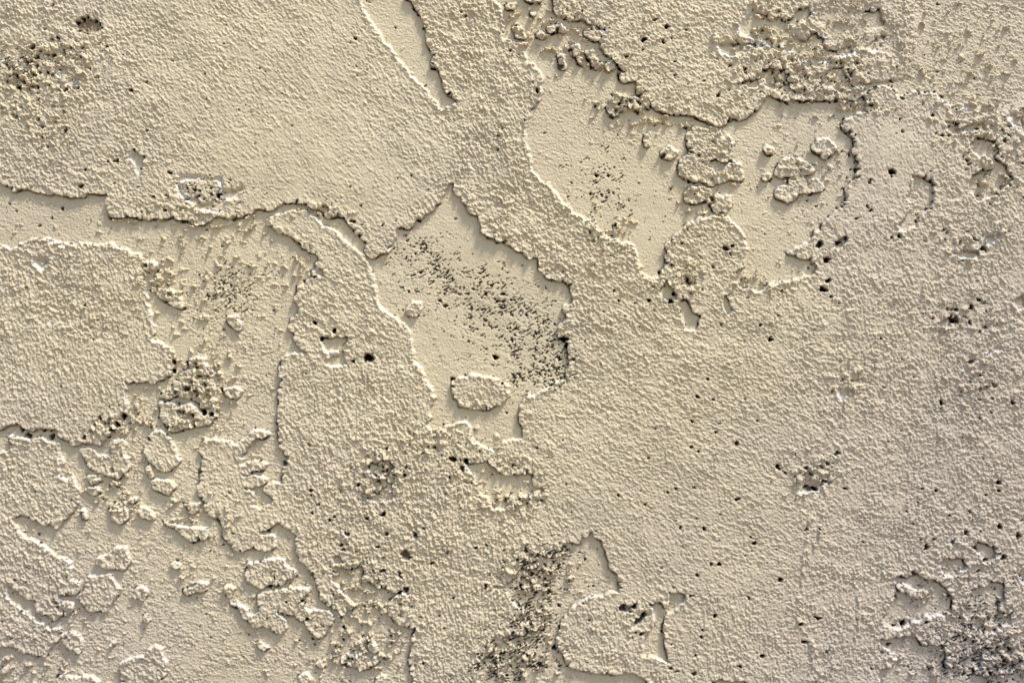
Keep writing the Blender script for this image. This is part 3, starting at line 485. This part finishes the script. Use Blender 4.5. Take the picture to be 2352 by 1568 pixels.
# gaps round the tongue at the upper right and round its two pockets
for (x, y) in T(3,0,(680,645),(700,630),(735,608),(850,560),(858,600),(866,625),(915,680),(935,660),(960,652),(1010,640),(1035,645),(1075,645),(1110,640),(1145,642),(1190,655),(1210,668),(1265,742),(1300,760),(1130,1252),(1145,1275),(1140,1385),(1120,1435),
                (1095,1450),(1045,1500),(1020,1530),(1650,1150),(1668,1190),(1675,1215),(1685,1240),(1665,1280),(1630,1305),(1585,1340),(1485,950),(1560,975),(1575,1000),(1560,1045),(1640,1140),(1335,1080),(1365,1105),(1372,1145),(1362,1175),
                (700,700),(712,735),(700,760),(520,820),(515,865),(560,910),(600,935),(590,990),(560,1070),(600,1120),(605,1180),(570,1170),(545,1230),(520,1310),(540,1360),(470,1430),(420,1495),(1270,850),(1300,860),(1250,870),(1480,850),(1500,870),(1440,890)):
    pit(x + rng.randn(), y + rng.randn(), 2.4 + 3.4 * rng.rand() ** 1.5, .5 + .45 * rng.rand(), rng.randn() * .6, 5, .9, 0)
for x, y, r, q, a, bl, br in PITS: pit(x, y, r, q, a, 8 if br > .7 else None, bl, br)
#  speck fields:  cx cy rx ry count rmin rmax angle
SPECK = [(1130,655,130,60,120,1.3,3.2,-.5),(1020,640,90,50,80,1.2,3,-.5),(1400,440,70,90,80,1.3,3.2,-.2),(1250,800,60,60,330,1.4,3.6,-.6),(1190,760,90,60,210,1.4,3.2,-.5),(1284,842,36,30,500,1.3,3.2,-.8),(1268,858,46,22,300,1.3,3,-.7),(1240,862,40,22,120,1.5,4,-.6),(1210,880,50,26,60,1.4,3,-.6),(1060,690,110,60,110,1.3,3.0,-.3),(990,600,80,50,110,1.2,2.8,-.9),(940,570,50,26,60,1.2,2.8,-.7),(1160,700,80,50,90,1.3,3.2,-.4),(1110,810,110,60,60,1.2,2.6,0),
         (1370,400,60,70,90,1.3,3.2,-.2),(1385,470,60,50,40,1.3,3,0),(1500,560,50,60,24,1.3,3,0),(520,660,60,45,120,1.2,2.8,-.8),(530,700,50,40,70,1.2,2.8,-.9),(620,640,60,50,36,1.2,2.6,-.8),(430,700,60,60,40,1.5,3,0),(450,870,60,70,60,1.5,3.2,0),
         (1240,1300,70,50,170,1.5,4.0,.4),(1210,1370,60,60,150,1.6,4.2,.3),(1170,1500,80,55,330,1.7,4.6,.4),(1235,1430,40,50,90,1.4,3.6,.3),(1220,1530,110,30,90,1.4,3.4,.3),(1300,1265,40,24,60,1.5,3.6,-.5),(1140,1540,50,26,70,1.8,5,0),
         (2260,1390,70,50,130,1.4,3.6,-.2),(2200,1520,110,40,220,1.5,3.8,-.3),(2290,1530,60,40,120,1.5,4,-.2),(2130,1360,60,50,60,1.4,3.2,-.3),(2240,1450,90,40,110,1.5,4,0),(80,140,70,40,70,1.5,4,-.5),(40,150,50,26,50,1.5,4,-.4),(450,440,90,30,90,1.5,3.4,0),(500,455,60,20,30,1.5,4,0),
         (1860,200,90,40,60,1.6,4.2,-.5),(1850,90,140,90,70,1.4,3.4,0),(1950,200,80,60,50,1.4,3.4,0),(2150,180,140,110,60,1.3,3,-.3),(1310,90,110,90,40,1.6,3.6,0),(1640,460,60,60,26,1.6,3.6,0),(1860,400,60,50,24,1.6,3.4,0),(2290,320,80,80,60,1.6,4.2,0),(2230,560,90,50,40,1.5,3.6,-.2),
         (880,1090,60,50,50,1.5,3.4,-.2),(1080,1060,100,40,60,1.5,3.6,.2),(1180,1120,60,40,40,1.3,3,0),(860,1200,120,90,60,1.4,3.2,0),(830,1310,80,50,40,1.5,3.2,0),(820,1480,100,50,60,1.5,3.2,0),(280,970,110,30,60,1.7,3.8,-.4),(270,1060,60,40,40,1.6,3.6,0),(120,1460,80,40,60,1.6,3.6,0),
         (1860,1090,70,50,50,1.5,3.8,-.3),(2000,500,80,80,30,1.5,3.4,0),(2200,720,90,60,40,1.5,4,0),(2200,1050,160,160,60,1.3,3,0),(1700,700,120,70,20,1.4,3,0),(1850,470,60,90,34,1.4,3.4,0),(2250,900,100,200,40,1.3,3,0),(700,1350,160,80,70,1.4,3,0),
         (450,1450,380,110,150,1.2,2.4,0),(300,1250,300,200,60,1.2,2.6,0),(60,1250,90,300,60,1.4,3,0),(620,900,60,60,20,1.2,2.6,0)]
SD = np.zeros((NY, NX), np.float32)
for cx, cy, rx, ry, n, r0, r1, a in SPECK:
    SD += min(1.0, n * 22.0 / (rx * ry)) * np.exp(-(((X - cx) / rx) ** 2 + ((Y - cy) / ry) ** 2) * .8)
    for _ in range(int(n * .1)):
        x = cx + rng.randn() * rx * .6; y = cy + rng.randn() * ry * .6; r = r0 + (r1 - r0) * rng.rand() ** 2
        pit(x, y, r, .5 + .45 * rng.rand(), a + rng.randn() * .5, 1.2 * r, .8 + .2 * rng.rand(), 0)
u, v = rot(-33)
sn = vnoise(u / 12, v / 4.2, 111) + .8 * vnoise(u / 6, v / 3.6, 112) + .7 * vnoise(X / 26, Y / 22, 113)
sp_ = np.clip((sn - 1.18 + .85 * np.clip(SD, 0, 1.0)) / .2, 0, 1) * (SD > .06)
H -= 2.6 * sp_; BLACK = np.maximum(BLACK, sp_ * np.clip(1.0 + .3 * grain, 0, 1))
for _ in range(950):
    r = 1.3 + 2.6 * rng.rand() ** 3.5
    pit(rng.uniform(0, 2352), rng.uniform(0, 1568), r, .8, 0, 1.2 * r, .5 + .5 * rng.rand())
# pits blackened as overhang shade: along edges that face down or left
gyy, gxx = np.gradient(lev)
cand = np.argwhere((np.abs(LEV - blur(LEV, 1)) > .2) & (gyy * -1 + gxx * .9 > .12))
pick = cand[rng.choice(len(cand), min(2300, len(cand)), replace=False)]
ecl = vnoise(X / 34, Y / 34, 141)
for j, i in pick:
    if ecl[j, i] < rng.rand() * .5 - .3: continue
    r = 1.2 + 4.2 * rng.rand() ** 3.2
    pit(X[j, i] + rng.randn() * 1.5, Y[j, i] + 1.5 + rng.randn() * 1.5, r, .6 + .4 * rng.rand(), rng.randn() * .6, r, .8 + .2 * rng.rand(), 0)
cand = np.argwhere((np.abs(LEV - blur(LEV, 1)) > .2) & (gyy * -1 + gxx * .9 < -.12))
pick = cand[rng.choice(len(cand), min(300, len(cand)), replace=False)]
for j, i in pick: pit(X[j, i], Y[j, i], 1.3 + 2.2 * rng.rand() ** 2, .8, 0, 1.5, .8 + .2 * rng.rand(), 0)
gy2, gx2 = np.gradient(blur(H, 1)); curv = blur(H, 3) - blur(H, 1)  # small pits in concave spots, blackened to stand for crevice shade
for want, n_, t in (((DENS > .15) & (np.abs(lev - .5) > .45), 1500, 1.1), (lev > .95, 500, 1.5)):
    cand = np.argwhere((curv > t) & want & (gx2 - gy2 > .3))
    if len(cand):
        for j, i in cand[rng.choice(len(cand), min(n_, len(cand)), replace=False)]:
            pit(X[j, i], Y[j, i], 1.2 + 3.4 * rng.rand() ** 2.2, .45 + .5 * rng.rand(), -.3 + rng.randn() * .6, 3.0, .8 + .2 * rng.rand(), 0)
# brown and black shade painted along edges facing down or left, patchy
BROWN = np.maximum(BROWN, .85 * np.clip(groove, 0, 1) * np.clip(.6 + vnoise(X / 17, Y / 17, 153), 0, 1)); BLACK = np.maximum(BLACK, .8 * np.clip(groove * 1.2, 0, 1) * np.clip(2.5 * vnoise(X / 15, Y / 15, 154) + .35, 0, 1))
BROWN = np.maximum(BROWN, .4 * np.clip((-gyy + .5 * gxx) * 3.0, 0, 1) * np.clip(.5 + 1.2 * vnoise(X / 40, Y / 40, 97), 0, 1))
FADE_VIGNETTE = np.clip(.3 * (fbm(X, Y, 420, 99, 3) + .2) + .3 * np.clip((X - 1700) / 500, 0, 1) + .5 * np.clip((X - 1500) / 1100, 0, 1) * np.clip((Y - 200) / 1200, 0, 1) + .25 * np.clip((500 - X) / 700, 0, 1) + .3 * np.clip((Y - 900) / 700, 0, 1), 0, .95)

# ------------------------------------------------------------------ one label per cell, then one mesh per piece
def components(mask):
    """four-connected regions of a boolean grid by runs and union-find"""
    lab = np.zeros(mask.shape, np.int32); par = [0]
    def find(a):
        while par[a] != a: par[a] = par[par[a]]; a = par[a]
        return a
    prev = []; runs = []
    for j in range(mask.shape[0]):
        d = np.diff(np.concatenate(([0], mask[j].astype(np.int8), [0]))); s = np.flatnonzero(d == 1); e = np.flatnonzero(d == -1)
        cur = []; k = 0
        for a, b in zip(s.tolist(), e.tolist()):
            while k < len(prev) and prev[k][1] <= a: k += 1
            q = k; l = 0
            while q < len(prev) and prev[q][0] < b:
                f = find(prev[q][2])
                if l == 0: l = f
                elif f != l: par[f] = l
                q += 1
            if l == 0: par.append(len(par)); l = len(par) - 1
            cur.append((a, b, l)); runs.append((j, a, b, l))
        prev = cur
    ids = {}
    for j, a, b, l in runs:
        f = find(l); lab[j, a:b] = ids.setdefault(f, len(ids) + 1)
    return lab, len(ids)

Q = (NY - 1, NX - 1)
topq = TOP[:-1, :-1]; crq = CR[:-1, :-1] & ~topq
part = np.zeros(Q, np.int32)                                       # 0 = undercoat
pieces = {0: ('undercoat', 'smooth cream undercoat showing where the top coat is scraped away')}
tl, nt_ = components(topq)
size = np.bincount(tl.ravel()); big_id = 1 + int(np.argmax(size[1:]))
nxt = 1
small_stuff = None
# the main coat is split where troweled areas meet
main = tl == big_id
CUTS = [('curved troweled strip with a bright right edge', [(600,440),(700,465),(860,600),(875,690),(950,740),(1010,920),(960,1010),(640,1010),(560,800)], 'plaster_patch'),
        ('upright rough strip running down from the top edge', [(1050,-60),(1260,-60),(1260,420),(1180,440),(1010,270),(960,100)], 'plaster_patch'),
        ('broad smooth patch filling the upper left', [(-80,-60),(830,-60),(1010,260),(1046,420),(930,560),(780,560),(600,500),(-80,600)], 'plaster_patch'),
        ('rounded left patch with upright trowel strokes', [(-80,520),(420,520),(440,960),(300,1010),(-80,1000)], 'plaster_patch'),
        ('lobed patch with ragged lower edges at the lower left', [(-80,1000),(300,1010),(300,1600),(-80,1600)], 'plaster_patch'),
        ('flat faced patch left of the pitted middle', [(430,960),(640,1010),(680,1200),(880,1380),(830,1430),(430,1340)], 'plaster_patch'),
        ('pitted patch between the two scraped windows', [(600,1000),(1200,1000),(1330,1220),(1180,1300),(1200,1600),(900,1600),(900,1330),(680,1210)], 'plaster_patch'),
        ('rounded rough patch below the lower triangle', [(1260,1340),(1500,1350),(1530,1400),(1500,1600),(1280,1600)], 'plaster_patch'),
        ('crusty patch across the top', [(1260,-60),(2110,-60),(2110,180),(1960,215),(1800,300),(1260,300)], 'plaster_patch'),
        ('smooth upright patch at the upper right', [(1900,180),(2200,180),(2180,560),(1960,560)], 'plaster_patch'),
        ('crumbly patch along the right edge', [(2180,180),(2420,180),(2420,660),(2180,660)], 'plaster_patch'),
        ('torn corner at the lower right with black specks', [(2040,1240),(2420,1240),(2420,1620),(1980,1620)], 'plaster_patch')]
Xq, Yq = X[:-1, :-1], Y[:-1, :-1]
part[main] = nxt; pieces[nxt] = ('plaster_patch', 'wide diagonal coat of rough plaster filling the right middle'); main_id = nxt; nxt += 1
for lb, pts, nm in CUTS:
    r = poly_mask(pts, 1.0)
    if r is None: continue
    sl, m = r; f = np.zeros((NY, NX), bool); f[sl] = m; sel = f[:-1, :-1] & (part == main_id)
    if sel.sum() > 400: part[sel] = nxt; pieces[nxt] = (nm, lb); nxt += 1
order = [k for k in range(1, nt_ + 1) if k != big_id]
order.sort(key=lambda k: -size[k])
tiny_top = np.zeros(nt_ + 1, bool); remap = np.zeros(nt_ + 1, np.int32)
for k in order:
    if size[k] >= 260: remap[k] = nxt; pieces[nxt] = ('plaster_patch', None); nxt += 1
    elif size[k] >= 40: remap[k] = -1
    else: remap[k] = -1
sel = (tl > 0) & (tl != big_id); v = remap[tl]
part[sel & (v > 0)] = v[sel & (v > 0)]
crq = crq | (sel & (v < 0))
cl, ncr = components(crq); csz = np.bincount(cl.ravel(), minlength=ncr + 1); csz[0] = 0
co = np.argsort(-csz)[:300]; remap = np.zeros(ncr + 1, np.int32)
GRIT = 100000
remap[1:] = GRIT
for k in co:
    if csz[k] >= 18: remap[k] = nxt; pieces[nxt] = ('plaster_crumb', None); nxt += 1
part[crq] = remap[cl[crq]]; pieces[GRIT] = ('plaster_grit', None)

# ------------------------------------------------------------------ the wall
root = bpy.data.objects.new('stucco_wall', None); C.objects.link(root)
root['label'] = 'cream stucco wall with a torn, troweled top coat, scraped smooth windows and black pits'
root['category'] = 'wall'; root['kind'] = 'thing'

ey, ex = np.gradient(blur(lev, 1)); en = np.sqrt(ex * ex + ey * ey) + 1e-4        # the broken rims hang over a little
lip = 6.0 * down * np.clip(en / .16, 0, 1) * lev * np.clip(.75 + .8 * vnoise(X / 26, Y / 26, 131), .1, 1.4)
XD = X - lip * ex / en; YD = Y - lip * ey / en
px = (XD - 1176.0) * UNIT; pz = EYE - (YD - 784.0) * UNIT; py = -H * UNIT
P = np.stack([px, py, pz], -1).reshape(-1, 3).astype(np.float32)
COL = np.stack([BLACK, BROWN, FADE_VIGNETTE, np.clip(blur(LEV, 3), 0, 1)], -1).reshape(-1, 4).astype(np.float32)
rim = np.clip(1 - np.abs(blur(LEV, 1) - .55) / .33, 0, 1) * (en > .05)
CHALK_GLINT = (np.clip(rim, 0, 1) * np.clip(.5 + .9 * vnoise(X / 38, Y / 38, 171) + .35 * grain, 0, .75)).astype(np.float32).ravel()
flat = part.ravel(); o = np.argsort(flat, kind='stable'); sv = flat[o]
cuts = np.flatnonzero(np.diff(sv)) + 1; groups = np.split(o, cuts)
for g in groups:
    pid = int(flat[g[0]]); name, lb = pieces[pid]
    jj, ii = g // (NX - 1), g % (NX - 1); a = jj * NX + ii
    quad = np.stack([a, a + NX, a + NX + 1, a + 1], 1)
    uq, inv = np.unique(quad.ravel(), return_inverse=True)
    me = bpy.data.meshes.new(name); nq = len(g)
    me.vertices.add(len(uq)); me.vertices.foreach_set('co', P[uq].ravel())
    me.loops.add(nq * 4); me.loops.foreach_set('vertex_index', inv.astype(np.int32).ravel())
    me.polygons.add(nq); me.polygons.foreach_set('loop_start', np.arange(0, nq * 4, 4, dtype=np.int32))
    me.polygons.foreach_set('use_smooth', np.ones(nq, bool))
    at = me.attributes.new('grime_shade', 'FLOAT_COLOR', 'POINT'); at.data.foreach_set('color', COL[uq].ravel())
    at = me.attributes.new('chalk_glint', 'FLOAT', 'POINT'); at.data.foreach_set('value', CHALK_GLINT[uq])
    me.update(calc_edges=True)
    me.materials.append(M_WALL)
    ob = bpy.data.objects.new(name, me); C.objects.link(ob); ob.parent = root
    if lb: ob['label'] = lb
    if pid == GRIT: ob['kind'] = 'stuff'

# the wall goes on beyond the picture: a coarser coat with the same relief
def surround():
    xs = np.concatenate([np.arange(-4200, -400, 60), np.arange(-392, X0 - 4, 8), [X0 - .5, X0 + 2], np.arange(X0 + 12, X1 - 10, 8), [X1 - 6, X1 + .5], np.arange(X1 + 6, 2750, 8), np.arange(2760, 6600, 60)])
    ys = np.concatenate([np.arange(-2200, -400, 60), np.arange(-392, Y0 - 4, 8), [Y0 - .5, Y0 + 2], np.arange(Y0 + 12, Y1 - 10, 8), [Y1 - 6, Y1 + .5], np.arange(Y1 + 6, 1960, 8), np.arange(1970, 3810, 60)])
    U, V = np.meshgrid(xs, ys)
    near = np.clip((420 - np.maximum(np.maximum(X0 - U, U - X1), np.maximum(Y0 - V, V - Y1))) / 60, 0, 1)
    h = 8 + 2.0 * vnoise(U / 130, V / 130, 301) + near * (3.2 * vnoise((U + V) / 34, (V - U) / 19, 302) + 2.2 * vnoise(U / 17, V / 17, 303))
    inside = (U > X0) & (U < X1) & (V > Y0) & (V < Y1); h = np.where(inside, -12, h)
    me = bpy.data.meshes.new('wall_face'); n, m = U.shape
    co = np.stack([(U - 1176) * UNIT, -h * UNIT, EYE - (V - 784) * UNIT], -1).reshape(-1, 3)
    ix0 = list(xs).index(X0 + 2); ix1 = list(xs).index(X1 - 6); iy0 = list(ys).index(Y0 + 2); iy1 = list(ys).index(Y1 - 6)
    fs = [(j * m + i, (j + 1) * m + i, (j + 1) * m + i + 1, j * m + i + 1) for j in range(n - 1) for i in range(m - 1) if not (ix0 <= i < ix1 and iy0 <= j < iy1)]
    me.from_pydata([tuple(c) for c in co], [], fs); me.polygons.foreach_set('use_smooth', np.ones(len(fs), bool)); me.update()
    mt = stucco('cream_plaster_beyond', (0.57, 0.462, 0.30), (0.605, 0.495, 0.325), 0.4)
    nt = mt.node_tree; b = [x for x in nt.nodes if x.type == 'BUMP'][0]; b.inputs['Distance'].default_value = 0.009; b.inputs['Strength'].default_value = 1.0
    n_ = [l.from_node for l in nt.links if l.to_node == b and l.to_socket.name == 'Height'][0]; n_.inputs['Scale'].default_value = 150; n_.inputs['Detail'].default_value = 3.5
    me.materials.append(mt); ob = bpy.data.objects.new('wall_face', me); C.objects.link(ob); ob.parent = root
surround()

# ------------------------------------------------------------------ the ground in front of the wall (below the picture)
gm = bpy.data.meshes.new('ground'); R = 300.0
gm.from_pydata([(-R, -R, 0), (R, -R, 0), (R, 3, 0), (-R, 3, 0)], [], [(0, 1, 2, 3)]); gm.materials.append(plain('pale_dry_ground', (0.24, 0.17, 0.10), (0.20, 0.14, 0.085), 8))
go = bpy.data.objects.new('ground', gm); C.objects.link(go); go['kind'] = 'structure'
